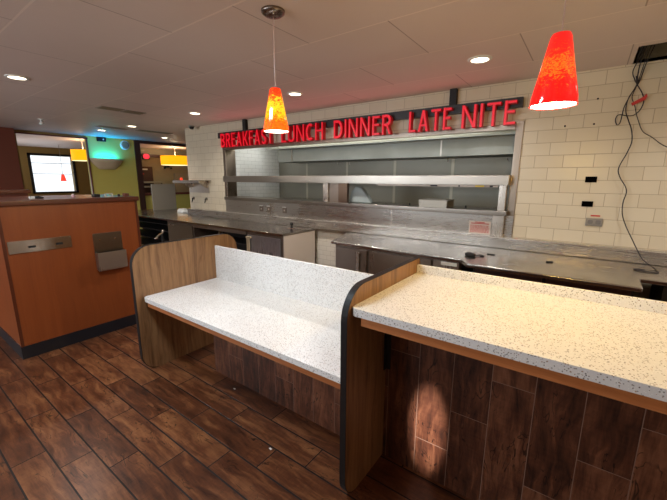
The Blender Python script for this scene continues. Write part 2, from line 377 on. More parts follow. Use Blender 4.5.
# divider panels: oak faces with a dark edge band
def panel(label, x0, x1, y0, y1, z1, rs, zb=0.0):
    t = thing('divider_panel', label, 'divider panel', ((x0+x1)/2, (y0+y1)/2, zb))
    pts = rrect(y0, y1, zb, z1, rs, 9)
    obj('core', prism(pts, x0, x1, 'x'), M['oak'], t)
    # edge band: ring slightly outside the core
    cyy, czz = (y0+y1)/2, (zb+z1)/2; n = len(pts); bm = bmesh.new(); e = .0035
    A, B, D, E_ = [], [], [], []
    for i, (a, b) in enumerate(pts):
        pa, pb = pts[i-1], pts[(i+1) % n]; tx, tz = pb[0]-pa[0], pb[1]-pa[1]; l = math.hypot(tx, tz) or 1; nx, nz_ = tz/l, -tx/l
        if nz_*1 < -.9 and b < zb+.002: oa, ob = a, b
        else: oa, ob = a+nx*e, b+nz_*e
        ob = max(ob, zb)
        A.append(bm.verts.new((x0-.001, a, max(b, zb)))); B.append(bm.verts.new((x0-.001, oa, ob))); D.append(bm.verts.new((x1+.001, oa, ob))); E_.append(bm.verts.new((x1+.001, a, max(b, zb))))
    for i in range(n):
        j = (i+1) % n
        for P, Q in ((A, B), (B, D), (D, E_)): bm.faces.new((P[i], P[j], Q[j], Q[i]))
    obj('edge_band', bm, M['blackedge'], t)
    return t
panel('tall oak divider panel with black edge between the low and high counters', -.888, -.855, 1.29, 2.16, 1.19, (.13, .02, .02, .16))
panel('far oak end panel with rounded corners left of the low white counter', -3.058, -3.018, 1.285, 2.365, 1.135, (.15, .15, .16, .16))
t_ = tag(obj('steel_angle_bracket', bx(-.850, -.822, 1.700, 1.7095, .60, .83, bx(-.850, -.845, 1.675, 1.7095, .60, .83)), M['black'], bevel=.001), 'black metal angle bracket in the corner under the high counter', 'bracket'); settle(t_, (-.826, 1.70, .60))

# ------------------------------------------------------------------ kiosk partition
kx, k0, k1, kz = -4.17, .714, 1.90, 1.50
t = thing('half_wall_partition', 'orange cherry laminate partition with dark cap and black base at left', 'partition', (kx-.35, (k0+k1)/2, 0))
obj('body', bx(kx-.9, kx, k0, k1, .125, 1.452), M['cherry'], t, bevel=.002)
obj('base', bx(kx-.9, kx+.006, k0-.006, k1+.006, 0, .125), M['toekick'], t)
obj('cap', bx(kx-.92, kx+.022, k0-.022, k1+.022, 1.452, 1.50), M['cherrydark'], t, bevel=.006)
obj('corner_trim', bx(kx-.001, kx+.004, k0-.003, k0+.022, .125, 1.452, bx(kx-.001, kx+.004, k1-.022, k1+.003, .125, 1.452)), M['cherrydark'], t)
# steel plate with two slots
t = thing('wall_plate', 'long horizontal stainless plate with two dark slots on orange partition', 'metal plate', (kx+.002, .985, 1.02))
obj('plate', bx(kx+.0045, kx+.0085, .745, 1.228, 1.018, 1.134), steel('polished_plate_steel', (200, 194, 186), .22, 1, .3), t, bevel=.0015)
for y in (.915, 1.125):
    s = obj('slot', bx(kx+.0085, kx+.010, y-.028, y+.028, 1.058, 1.078), M['black'], t)
for y, z in ((.755, 1.03), (.755, 1.122), (1.218, 1.03), (1.218, 1.122)):
    bm = bmesh.new(); bmesh.ops.create_uvsphere(bm, u_segments=10, v_segments=6, radius=.004); bmesh.ops.translate(bm, verts=bm.verts, vec=(kx+.0095, y, z)); obj('screw', bm, M['brass'], t)
t = thing('menu_holder', 'square stainless wall holder with front pocket on orange partition', 'holder', (kx+.002, 1.56, .73))
obj('back_plate', bx(kx+.001, kx+.007, 1.418, 1.698, .88, 1.126), M['steel'], t, bevel=.002)
bm = prism([(kx+.006, .74), (kx+.062, .725), (kx+.075, .745), (kx+.075, .925), (kx+.068, .925), (kx+.066, .75), (kx+.010, .755), (kx+.006, .92)], 1.418, 1.70, 'y'); bx(kx+.006, kx+.07, 1.418, 1.422, .745, .92, bm); bx(kx+.006, kx+.07, 1.696, 1.70, .745, .92, bm)
obj('pocket', bm, M['steelv'], t)
for y in (1.48, 1.63):
    obj('screw', lathe([(.010, 0), (.010, .003), (.004, .004)], (0, 0), 12).copy() if False else bx(kx+.007, kx+.0095, y-.008, y+.008, 1.045, 1.061), M['brass'], t, bevel=.002)
# small things lying on the cap
def small(name, bm, mat, label, cat, base, group=None, **kw):
    return settle(tag(obj(name, bm, mat, **kw), label, cat, group), base)
small('plastic_clip', bx(-4.42, -4.33, 1.545, 1.60, 1.5, 1.53), M['black'], 'small dark block lying on the partition cap, nearest the sconce', 'clip', (-4.37, 1.57, 1.5), bevel=.004)
t = thing('card_holder', 'small cream open-frame holder standing on the partition cap', 'holder', (-4.36, 1.70, 1.5))
obj('frame', bx(-4.36, -4.35, 1.655, 1.663, 1.5, 1.537, bx(-4.36, -4.35, 1.728, 1.736, 1.5, 1.537, bx(-4.36, -4.35, 1.655, 1.736, 1.53, 1.537))), M['cream'], t)
obj('foot', bx(-4.38, -4.33, 1.65, 1.74, 1.5, 1.504), M['cream'], t)
small('cap_stud', lathe([(.012, 1.5), (.014, 1.51), (.010, 1.524)], (-4.36, 1.80), 14), M['black'], 'tiny dark stud on the partition cap right of the cream holder', 'stud', (-4.36, 1.80, 1.5), smooth=False)
small('plastic_clip', bx(-4.40, -4.33, 1.855, 1.90, 1.5, 1.53), M['redbrown'], 'small brown block at the right end of the partition cap', 'clip', (-4.36, 1.88, 1.5), bevel=.003)
t = thing('pepper_shaker', 'tiny pale pink shaker on the partition cap below the wall opening', 'shaker', (-4.4, 1.37, 1.5))
obj('body', lathe([(.012, 1.5), (.014, 1.51), (.011, 1.53)], (-4.4, 1.37), 14), plain('pale_pink', (215, 170, 175), .4), t)
obj('lid', lathe([(.011, 1.53), (.009, 1.538)], (-4.4, 1.37), 14), M['white'], t)
t = thing('tape_dispenser', 'small black and white dispenser on the partition cap below the bright window', 'dispenser', (-4.45, 1.09, 1.5))
obj('body', prism([(1.05, 1.5), (1.13, 1.5), (1.13, 1.512), (1.09, 1.526), (1.05, 1.518)], -4.47, -4.43, 'x'), M['black'], t)
obj('label_strip', bx(-4.468, -4.429, 1.02, 1.06, 1.5, 1.522), M['white'], t)

# red-brown column and low wall behind the partition
settle(tag(obj('column', bx(-10.72, -10.45, 1.4, 2.33, 0, C), M['redbrown'], bevel=.004), 'square red-brown column rising to the ceiling at far left', 'column'), (-10.6, 1.9, 0))
t = thing('booth_divider', 'red-brown booth divider with flat cap behind the orange partition', 'divider', (-6.2, 1.0, 0))
obj('body', bx(-6.35, -6.05, .2, 1.38, 0, 1.50), M['redbrown'], t); obj('cap', bx(-6.38, -6.02, .17, 1.41, 1.50, 1.545), M['cherrydark'], t, bevel=.004)

# ------------------------------------------------------------------ stainless back counter
def worktop(label, pts, base):
    t = thing('steel_worktop', label, 'worktop', base)
    obj('top', prism(pts, .862, .90), M['steeltop'], t, bevel=.010, seg=3)
    return t
t = worktop('long left stainless worktop running past the tiled wall corner', [(-9.4, 3.67), (-3.60, 3.67), (-3.60, 4.435), (-7.365, 4.435), (-7.365, 5.3), (-9.4, 5.3)], (-6.5, 4.1, .862))
t = worktop('right stainless worktop with angled front below the cream tiled wall', [(-2.68, 3.63), (-.985, 3.585), (-.88, 3.42), (.425, 3.42), (.435, 3.76), (2.6, 3.76), (2.6, 4.435), (-2.95, 4.435)], (-.8, 4.0, .862))
# backsplash with its stepped ledge
t = thing('steel_backsplash', 'stainless backsplash with stepped ledge along the tiled wall', 'backsplash', (-2.2, 4.5, .90))
obj('ledge', bx(-7.345, 2.9, 4.436, WY-.001, .901, 1.032), M['splash'], t, bevel=.006)
obj('sheet', bx(-6.04, -.676, 4.518, WY-.001, 1.032, 1.285), M['splash'], t)
obj('under_ledge', bx(-3.598, -2.98, 4.436, WY-.001, .862, .899), M['steel'], t)
obj('seam_strip', bx(-2.262, -2.240, 4.514, 4.519, 1.034, 1.284), M['steelv'], t)
obj('seam_strip', bx(-4.735, -4.715, 4.514, 4.519, 1.034, 1.284), M['steelv'], t)
small('low_tiled_wall', bx(-3.595, -2.70, 4.50, WY-.002, 0, .86), M['gaptile'], 'cream tiled wall strip visible in the gap between the worktops', 'wall tile', (-3.1, 4.52, 0))

# base cabinets
def handle(x, z0, z1, y, parent, mat):
    bm = bx(x-.022, x+.022, y-.032, y-.022, z0, z1); bx(x-.035, x+.035, y-.030, y, z1-.022, z1, bm)
    return obj('handle', bm, mat, parent, bevel=.004)
t = thing('undercounter_fridge', 'small stainless undercounter fridge at the end of the left worktop', 'fridge', (-4.03, 4.0, 0))
obj('body', bx(-4.46, -3.62, 3.72, 4.40, .08, .861), M['fridge'], t); obj('end_panel', bx(-3.62, -3.604, 3.70, 4.43, 0, .861), M['cream'], t)
d = obj('door', bx(-4.43, -3.68, 3.685, 3.72, .12, .81), steel('bright_fridge_door', (190, 190, 196), .3, 2, .2, .7), t, bevel=.006)
obj('handle', bx(-4.40, -4.33, 3.645, 3.66, .40, .78, bx(-4.42, -4.31, 3.645, 3.686, .76, .79)), plain('cream_handle', (205, 190, 160), .35, .3), d, bevel=.006)
obj('foot', bx(-4.44, -3.64, 3.76, 4.38, 0, .08), M['black'], t)
t = thing('undercounter_rack', 'dark open shelving bay under the left worktop beside the fridge', 'shelving', (-5.2, 4.0, 0))
obj('back_panel', bx(-5.98, -4.47, 4.36, 4.40, .0, .861), M['darkvoid'], t)
for z in (.25, .55): obj('shelf', bx(-5.98, -4.47, 3.95, 4.36, z, z+.02), M['darkvoid'], t)
obj('rail', bx(-5.98, -4.47, 3.70, 3.72, .80, .861), M['fridge'], t)
obj('upright', bx(-5.24, -5.22, 3.73, 3.76, 0, .80), M['steelv'], t)
t = thing('base_cabinet', 'dull brown steel base cabinet below the left worktop corner', 'cabinet', (-6.45, 4.0, 0))
obj('body', bx(-6.92, -5.98, 3.72, 4.40, .08, .861), M['fridge'], t); d = obj('door', bx(-6.88, -6.02, 3.695, 3.72, .12, .82), plain('taupe_door', (92, 80, 66), .4), t, bevel=.004)
obj('handle', bx(-6.80, -6.55, 3.67, 3.695, .78, .80), M['steelv'], d); obj('foot', bx(-6.9, -6.0, 3.76, 4.38, 0, .08), M['black'], t)
t = thing('dark_shelf_unit', 'black slatted shelf unit under the far end of the left worktop', 'shelving', (-8.0, 4.2, 0))
obj('back_panel', bx(-9.3, -6.95, 4.36, 4.40, 0, .861), M['darkvoid'], t)
for z in (.2, .4, .6, .74): obj('shelf', bx(-9.3, -6.95, 3.78, 4.36, z, z+.015), M['black'], t)
for x in (-9.28, -6.97): obj('upright', bx(x-.02, x+.02, 3.76, 3.80, 0, .861), M['black'], t)
t = thing('water_tap', 'chrome lever tap catching the light behind the far oak panel', 'tap', (-5.7, 2.95, .0))
obj('post', lathe([(.03, 0), (.03, .02), (.018, .03), (.018, .78)], (-5.70, 2.95), 14), M['black'], t)
obj('spout', tube([(-5.80, 3.03, .83), (-5.74, 2.98, .835), (-5.70, 2.95, .80), (-5.55, 2.82, .80), (-5.36, 2.67, .785)], .017, 10), M['brass'], t, smooth=True)

def fridge_run(label, x0, x1, y, doors, base):
    t = thing('prep_fridge', label, 'fridge', base)
    obj('body', bx(x0, x1, y+.035, 4.40, .08, .861), M['fridge'], t); obj('foot', bx(x0+.02, x1-.02, y+.08, 4.38, 0, .08), M['black'], t)
    for a, b, hx in doors:
        d = obj('door', bx(a, b, y, y+.035, .12, .825), M['fridge'], t, bevel=.006)
        if hx: handle(hx, .42, .80, y, d, M['steelv'])
    return t
fridge_run('wide two-door stainless prep fridge below the right worktop', -2.655, -1.30, 3.67, ((-2.62, -2.155, -2.27), (-2.125, -1.32, 0)), (-2.0, 4.0, 0))
t = fridge_run('stainless drawer unit below the right worktop beside its angled corner', -1.295, -1.0, 3.66, (), (-1.14, 4.0, 0))
t['category'] = 'drawer unit'
dw = obj('drawer', bx(-1.285, -1.01, 3.635, 3.695, .60, .845), M['steelv'], t, bevel=.004); obj('label_strip', bx(-1.20, -1.03, 3.630, 3.635, .80, .835), M['white'], dw)
t = thing('shadowed_base_cabinet', 'dark base cabinet under the protruding part of the right worktop', 'cabinet', (-.25, 4.0, 0))
obj('body', bx(-.86, .40, 3.62, 4.40, .08, .861), M['darkvoid'], t); obj('door', bx(-.84, -.25, 3.60, 3.62, .12, .82), M['brown'], t); obj('door', bx(-.22, .38, 3.60, 3.62, .12, .82), M['brown'], t)
obj('foot', bx(-.84, .38, 3.68, 4.38, 0, .08), M['black'], t)
t = thing('shadowed_base_cabinet', 'dark base cabinet at the right end with a pale front panel', 'cabinet', (1.5, 4.1, 0))
obj('body', bx(.60, 2.5, 3.84, 4.40, .08, .861), M['darkvoid'], t); obj('door', bx(.64, 1.5, 3.815, 3.84, .3, .80), M['steelv'], t); obj('foot', bx(.62, 2.48, 3.9, 4.38, 0, .08), M['black'], t)

# ------------------------------------------------------------------ pass-through shelves
SX0, SX1 = -5.93, -.775
t = thing('pass_through_shelf', 'upper stainless pass-through shelf spanning the kitchen opening', 'shelf', (-3.35, 4.6, 1.64))
obj('lip', bx(SX0, SX1+.03, 4.40, 4.412, 1.640, 1.754), M['steel'], t, bevel=.004)
obj('top_sheet', bx(SX0, SX1+.03, 4.412, 4.74, 1.742, 1.754), M['steel'], t)
obj('side_lip', bx(SX0, SX0+.01, 4.412, 4.74, 1.640, 1.742), M['steel'], t); obj('side_lip', bx(SX1+.02, SX1+.03, 4.412, 4.74, 1.640, 1.742), M['steel'], t)
obj('light_rail', bx(-2.45, -.86, 4.425, 4.45, 1.615, 1.640), M['fridge'], t)
for x, mm, wd in ((-1.06, M['yellowlabel'], .10), (-.93, M['black'], .035), (-1.30, M['black'], .02), (-1.62, M['black'], .09)):
    obj('sticker', bx(x-wd/2, x+wd/2, 4.421, 4.425, 1.617, 1.636), mm, t)
t = thing('pass_through_shelf', 'lower stainless pass-through shelf below the kitchen opening', 'shelf', (-3.35, 4.6, 1.285))
obj('lip', bx(SX0, SX1+.04, 4.40, 4.412, 1.289, 1.346), M['steel'], t, bevel=.004)
obj('top_sheet', bx(SX0, SX1+.04, 4.412, 4.86, 1.334, 1.346), M['steel'], t)
t = thing('shelf_post', 'pale steel post with brown panels between the two pass-through shelves', 'post', (-3.2, 4.5, 1.346))
obj('post', bx(-3.43, -3.33, 4.43, 4.50, 1.346, 1.742), M['steelv'], t, bevel=.003)
obj('panel', bx(-3.325, -3.15, 4.46, 4.50, 1.346, 1.742), M['fridge'], t); obj('panel', bx(-3.145, -2.98, 4.45, 4.50, 1.346, 1.742), steel('bronze_panel', (118, 96, 80), .35, 2), t)
settle(tag(obj('shelf_post', bx(-.845, -.765, 4.43, 4.50, 1.346, 1.742), M['steelv'], bevel=.004), 'steel end post at the right between the two pass-through shelves', 'post'), (-.80, 4.46, 1.346))
t = thing('shelf_bracket', 'pale steel bracket under the right end of the lower pass-through shelf', 'bracket', (-.83, 4.47, 1.033))
obj('web', bx(-.895, -.765, 4.47, 4.516, 1.034, 1.288), M['steelv'], t, bevel=.006); obj('foot', bx(-.90, -.76, 4.445, 4.516, 1.033, 1.05), M['steelv'], t)
bm = bx(-1.81, -1.44, 4.425, 4.433, 1.346, 1.440); bx(-1.81, -1.43, 4.425, 4.72, 1.437, 1.444, bm); bx(-1.81, -1.44, 4.712, 4.72, 1.346, 1.437, bm); bx(-1.81, -1.803, 4.433, 4.712, 1.346, 1.437, bm)
small('steel_tunnel_box', bm, plain('grey_painted_steel', (168, 164, 154), .4, .3), 'pale grey open-ended metal box on the lower pass-through shelf', 'metal box', (-1.62, 4.57, 1.346))
small('plastic_bag', prism([(-3.02, 1.346), (-2.62, 1.346), (-2.66, 1.42), (-2.80, 1.58), (-2.90, 1.60), (-2.98, 1.52)], 4.56, 4.66, 'y'), plain('pale_blue_grey_plastic', (150, 160, 160), .4), 'pale translucent plastic bundle on lower shelf beside the post', 'plastic bag', (-2.85, 4.6, 1.346), bevel=.02)
small('steel_peg', lathe([(.012, 1.346), (.012, 1.37), (.006, 1.38)], (-2.02, 4.6), 10), M['black'], 'tiny dark peg on the lower pass-through shelf left of the grey box', 'peg', (-2.02, 4.6, 1.346))
small('steel_peg', lathe([(.012, 1.346), (.012, 1.37), (.006, 1.38)], (-1.25, 4.6), 10), M['black'], 'tiny dark peg on the lower pass-through shelf right of the grey box', 'peg', (-1.25, 4.6, 1.346))

# kitchen hood
t = thing('extractor_hood', 'long grey steel extractor hood inside the kitchen opening', 'extractor hood', (-3.0, 5.7, 2.05))
obj('body', bx(-5.38, -.72, 5.40, 6.03, 2.05, C-.002), M['hoodsteel'], t)
obj('canopy_lip', bx(-5.36, -.72, 5.05, 5.07, 2.272, 2.312, bx(-5.36, -.72, 5.07, 5.40, 2.30, 2.312)), steel('lit_hood_lip', (196, 204, 204), .4), t, bevel=.004)  # paler bluish steel paints in the light along the lip edge
for x in (-4.98, -1.9): obj('seam_strip', bx(x-.012, x+.012, 5.394, 5.401, 2.05, 2.29), M['steelv'], t)
for x in (-4.2, -3.9, -1.95, -1.05): obj('hook', tube([(x, 5.9, 2.05), (x, 5.9, 2.0), (x+.02, 5.9, 1.985)], .008, 8), M['steelv'], t)

# ------------------------------------------------------------------ lit letter sign
M['redface'] = NT('lit_red_acrylic').set(color=srgb(150, 8, 20), emis=srgb(245, 16, 44), estr=.45, rough=.35)
M['redside'] = NT('red_letter_return').set(color=srgb(165, 10, 22), emis=srgb(255, 10, 24), estr=.05, rough=.35)
sign = thing('letter_sign', 'lit red letter sign reading BREAKFAST LUNCH DINNER LATE NITE', 'sign', (-3.4, 4.5, 2.29))
bw = .036
obj('raceway', bx(-6.10, -.70, 4.465, WY-.002, 2.487, 2.592), plain('black_raceway', (32, 28, 28), .4), sign)
for x in (-5.315, -1.47): obj('hanger_post', bx(x-.04, x+.04, 4.47, WY-.004, 2.592, C-.001), M['black'], sign)
st = .040   # stroke width
def letter_polys(ch, w, h, s):
    """list of polygons (outer outlines as convex/concave strips) for a condensed capital, lower-left origin"""
    R = lambda a, b, c, d: [(a, b), (c, b), (c, d), (a, d)]
    def arc(cx, cz, rx, rz, a0, a1, n=10):
        out = []; ins = []
        for k in range(n+1):
            a = math.radians(a0+(a1-a0)*k/n)
            out.append((cx+rx*math.cos(a), cz+rz*math.sin(a))); ins.append((cx+(rx-s)*math.cos(a), cz+(rz-s)*math.sin(a)))
        return [[out[k], out[k+1], ins[k+1], ins[k]] for k in range(n)]
    bar = lambda x0, z0, x1, z1: [(x0, z0), (x0+s*1.08, z0), (x1+s*1.08, z1), (x1, z1)]
    if ch == 'B': return [R(0, 0, s, h)]+[R(s, h-s, w-h*.27+.0, h), R(s, h*.46, w-h*.27, h*.46+s), R(s, 0, w-h*.27, s)]+arc(w-h*.27-.0, h*.73+s*.0, h*.25, h*.27, -90, 90)+arc(w-h*.27, h*.27, h*.27, h*.27, -90, 90)
    if ch == 'R': return [R(0, 0, s, h), R(s, h-s, w*.5, h), R(s, h*.42, w*.5, h*.42+s), bar(w*.42, h*.45, w-s*1.1, 0)]+arc(w*.5, h*.71, w*.46, h*.29, -90, 90)
    if ch == 'D': return [R(0, 0, s, h), R(s, h-s, w*.45, h), R(s, 0, w*.45, s)]+arc(w*.45, h*.5, w*.55, h*.5, -90, 90, 16)
    if ch == 'E': return [R(0, 0, s, h), R(s, h-s, w, h), R(s, h*.47, w*.9, h*.47+s), R(s, 0, w, s)]
    if ch == 'F': return [R(0, 0, s, h), R(s, h-s, w, h), R(s, h*.44, w*.9, h*.44+s)]
    if ch == 'A': return [bar(0, 0, w*.5-s*.54, h), bar(w-s*1.08, 0, w*.5-s*.54, h), R(w*.24, h*.24, w*.76, h*.24+s*.85)]
    if ch == 'K': return [R(0, 0, s, h), bar(s*.7, h*.40, w-s*1.1, h), bar(w-s*1.08, 0, s*.9, h*.62)]
    if ch == 'S':
        r = h*.265; c = w/2
        return arc(c, h-r, w/2, r, 20, 270, 14)+arc(c, r+s*.0, w/2, r+s*.0, -160, 90, 14)
    if ch == 'T': return [R(0, h-s, w, h), R(w/2-s/2, 0, w/2+s/2, h-s)]
    if ch == 'L': return [R(0, 0, s, h), R(s, 0, w, s)]
    if ch == 'U': return [R(0, w*.5, s, h), R(w-s, w*.5, w, h)]+arc(w/2, w*.5, w/2, w*.5, 180, 360, 14)
    if ch == 'N': return [R(0, 0, s, h), R(w-s, 0, w, h), bar(w-s*1.08, 0, 0, h)]
    if ch == 'C': return arc(w*.56, h*.5, w*.56, h*.5, 55, 305, 22)
    if ch == 'H': return [R(0, 0, s, h), R(w-s, 0, w, h), R(s, h*.47, w-s, h*.47+s)]
    if ch == 'I': return [R(0, 0, s, h)]
REL = {'B': .62, 'R': .62, 'E': .50, 'A': .72, 'K': .66, 'F': .48, 'S': .56, 'T': .60, 'L': .48, 'U': .64, 'N': .70, 'C': .62, 'H': .66, 'D': .70, 'I': .15}
def word(txt, x0, x1, z0, z1):
    h = z1-z0; gap = .16; tot = sum(REL[c] for c in txt)+gap*(len(txt)-1); k = (x1-x0)/tot; x = x0
    for c in txt:
        wd = REL[c]*k; s = .034
        polys = letter_polys(c, wd, h, s)
        bm = bmesh.new()
        for i, P in enumerate(polys):
            e = .0004*(i % 3)
            prism([(x+a, z0+b) for a, b in P], 4.395+e, 4.463, 'y', bm)
        o = obj('letter', bm, [M['redside']], sign)
        bm = bmesh.new()
        # raised bright face
        s2 = s*.5
        for i, P in enumerate(polys):
            cx = sum(p[0] for p in P)/len(P); cz = sum(p[1] for p in P)/len(P)
            wx = max(p[0] for p in P)-min(p[0] for p in P); wz = max(p[1] for p in P)-min(p[1] for p in P)
            e = .0004*(i % 3)
            if wx > wz*1.3: Q = [(p[0], cz+(p[1]-cz)*.55) for p in P]
            elif wz > wx*1.3: Q = [(cx+(p[0]-cx)*.6, p[1]) for p in P] if abs(P[0][0]-P[3][0]) < .01 else [( (P[j][0]+P[j^1][0])/2 + (P[j][0]-P[j^1][0])/2*.6, P[j][1]) for j in range(4)]
            else: Q = P
            prism([(x+a, z0+b) for a, b in Q], 4.388+e, 4.3951+e, 'y', bm)
        obj('face', bm, [M['redface']], o)
        x += wd+gap*k
word('BREAKFAST', -5.925, -4.49, 2.30, 2.555)
word('LUNCH', -4.29, -3.40, 2.30, 2.555)
word('DINNER', -3.20, -2.245, 2.30, 2.555)
word('LATE', -1.995, -1.45, 2.30, 2.555)
word('NITE', -1.325, -.745, 2.30, 2.555)
# the glow of the sign on ceiling and tile
light('AREA', 'sign_glow', (-3.4, 4.33, 2.45), 1.7, (1, .12, .18), (-3.4, 4.0, 2.62), shape='RECTANGLE', size=5.0, size_y=.2)

# ------------------------------------------------------------------ wall fittings on the cream tile
small('open_outlet_box', bx(-.044, .055, 4.529, WY-.0005, 1.680, 1.740), M['void'], 'upper empty black outlet box in the cream tiled wall', 'outlet box', (0, 4.53, 1.68), 'empty outlet boxes')
small('open_outlet_box', bx(-.044, .053, 4.529, WY-.0005, 1.429, 1.486), M['void'], 'lower empty black outlet box in the cream tiled wall', 'outlet box', (0, 4.53, 1.429), 'empty outlet boxes')
t = thing('twin_socket', 'grey metal twin socket with red label on the cream tiled wall', 'socket', (.085, 4.52, 1.231))
obj('plate', bx(.012, .156, 4.522, WY-.0005, 1.231, 1.314), plain('grey_metal_plate', (150, 146, 142), .35, .6), t, bevel=.004)
for x in (.052, .118):
    obj('receptacle', prism(rrect(x-.022, x+.022, 1.252, 1.294, (.012,)*4), 4.5205, 4.522, 'y'), plain('grey_receptacle', (118, 114, 112), .4), t)
obj('red_label', bx(.048, .128, 4.532, WY-.0005, 1.331, 1.345), M['redtag'], t)
for i, (x, z, l) in enumerate(((-.037, 2.50, 'small dark screw in the cream tile beside the red pendant'), (-.039, 2.26, 'small dark screw in the cream tile right of the sign, lower right one'), (-.285, 2.26, 'small dark screw in the cream tile just right of the sign end'))):
    small('wall_screw', lathe([(.009, 0), (.009, .006), (.004, .008)], (0, 0), 10), M['cable'], l, 'screw', (0, 0, 0)).matrix_world = Matrix.Translation((x, WY, z)) @ Matrix.Rotation(PI/2, 4, 'X')
for cx, l in (((-4.96, -4.76), 'double steel socket plate on backsplash, left one'), ((-4.36,), 'steel socket plate on backsplash, right one')):
    t = thing('backsplash_socket', l, 'socket', (cx[0], 4.515, 1.10))
    for x in cx:
        obj('cover', bx(x-.045, x+.045, 4.500, 4.5175, 1.10, 1.20), M['fridge'], t, bevel=.003); obj('flap', bx(x-.04, x+.04, 4.490, 4.50, 1.198, 1.216), M['white'], t)
        obj('receptacle', bx(x-.015, x+.015, 4.498, 4.5, 1.135, 1.165), M['cream'], t)
# notice
t = thing('warning_notice', 'white notice with red printed lines on the steel backsplash', 'notice', (-1.04, 4.515, 1.04))
obj('card', bx(-1.168, -.912, 4.512, 4.5175, 1.042, 1.200), plain('off_white_card', (214, 200, 190), .5), t)
bm = bmesh.new()
bx(-1.10, -.985, 4.5105, 4.512, 1.182, 1.192, bm); bx(-1.145, -.935, 4.5105, 4.512, 1.166, 1.177, bm)
random.seed(3)
for r_ in range(7):
    z = 1.150-r_*.0135; x = -1.15
    while x < -.935:
        l = random.uniform(.012, .035); bx(x, min(x+l, -.93), 4.5108, 4.512, z-.0075, z, bm); x += l+.006
obj('red_print', bm, plain('red_print', (186, 60, 56), .6), t)

# small wall shelf
t = thing('wall_shelf', 'small stainless wall shelf at the left end of the tiled wall', 'shelf', (-6.9, 4.4, 1.60))
obj('shelf_board', bx(-7.50, -6.52, 4.24, 4.53, 1.655, 1.668), M['steel'], t); obj('front_lip', bx(-7.50, -6.52, 4.232, 4.24, 1.608, 1.668), M['steel'], t, bevel=.002)
obj('back_sheet', bx(-7.33, -6.60, 4.526, WY-.001, 1.40, 1.655), M['steelv'], t)
for x in (-7.28, -6.66): obj('bracket', prism([(4.525, 1.655), (4.28, 1.655), (4.28, 1.635), (4.50, 1.50), (4.525, 1.50)], x-.01, x+.01, 'x'), M['steelv'], t)
for x, l in ((-7.20, 'dark wall hook on cream tile below the small shelf, left one'), (-6.72, 'dark square wall hook on cream tile below the small shelf, right one')):
    t = thing('wall_hook', l, 'hook', (x, WY, 1.2))
    obj('plate', bx(x-.03, x+.03, 4.522, WY-.001, 1.24, 1.30), M['fridge'], t, bevel=.003)
    obj('hook', tube([(x, 4.522, 1.27), (x+.03, 4.48, 1.27), (x+.05, 4.46, 1.23), (x+.03, 4.46, 1.19)], .011, 8), M['black'], t)
small('indicator_knob', lathe([(.025, 1.668), (.03, 1.69), (.02, 1.72)], (-7.43, 4.40), 14), emit('red_indicator', (255, 60, 30), 1.0), 'small glowing red knob on the left end of the wall shelf', 'knob', (-7.43, 4.40, 1.668))

# things on the worktops
t = thing('counter_spigot', 'black spigot on round steel base at the end of the left worktop', 'spigot', (-3.93, 4.22, .90))
obj('base', lathe([(.075, .90), (.07, .906), (.02, .912)], (-3.93, 4.22), 24), M['brass'], t); obj('spigot', lathe([(.018, .912), (.016, .95), (.026, .955), (.026, .985), (.01, .995)], (-3.93, 4.22), 14), M['black'], t); obj('lever', tube([(-3.93, 4.22, .975), (-3.89, 4.19, .985)], .008, 8, sub=1), M['black'], t)
t = thing('handheld_gadget', 'black handheld gadget lying on the right worktop corner', 'gadget', (-.95, 3.80, .90))
obj('body', prism(rrect(-1.0, -.89, 3.77, 3.83, (.025,)*4), .90, .93), M['black'], t, bevel=.01); obj('top_pad', prism(rrect(-.98, -.93, 3.78, 3.82, (.015,)*4), .93, .938), M['cable'], t)
small('zip_tie', tube([(-.90, 3.80, .906), (-.86, 3.86, .912), (-.82, 3.85, .906), (-.85, 3.82, .906)], .006, 6), M['cable'], 'thin dark curled tie beside the black gadget on the worktop', 'cable tie', (-.86, 3.83, .90))
small('dark_clip', bx(-.82, -.74, 3.995, 4.01, .90, .910), M['black'], 'narrow black clip on the right worktop near the ledge', 'clip', (-.76, 4.0, .90))
small('dark_clip', prism([(-.25, 3.95), (-.20, 3.975), (-.21, 3.99), (-.26, 3.965)], .90, .912), M['black'], 'short black clip alone on the right worktop right of the ledge', 'clip', (-.22, 3.97, .90))
t = thing('folded_cloth', 'crumpled white cloth on the far end of the left worktop', 'cloth', (-7.83, 4.6, .90)); 
bm = bmesh.new(); bmesh.ops.create_icosphere(bm, subdivisions=3, radius=1)
for v in bm.verts:
    n = 1+.12*math.sin(7*v.co.x+3*v.co.y)+.08*math.sin(9*v.co.y-4*v.co.z); v.co = Vector((-7.83+v.co.x*.17*n, 4.62+v.co.y*.12*n, max(.90, .93+v.co.z*.07*n)))
obj('cloth', bm, M['white'], t, smooth=True)

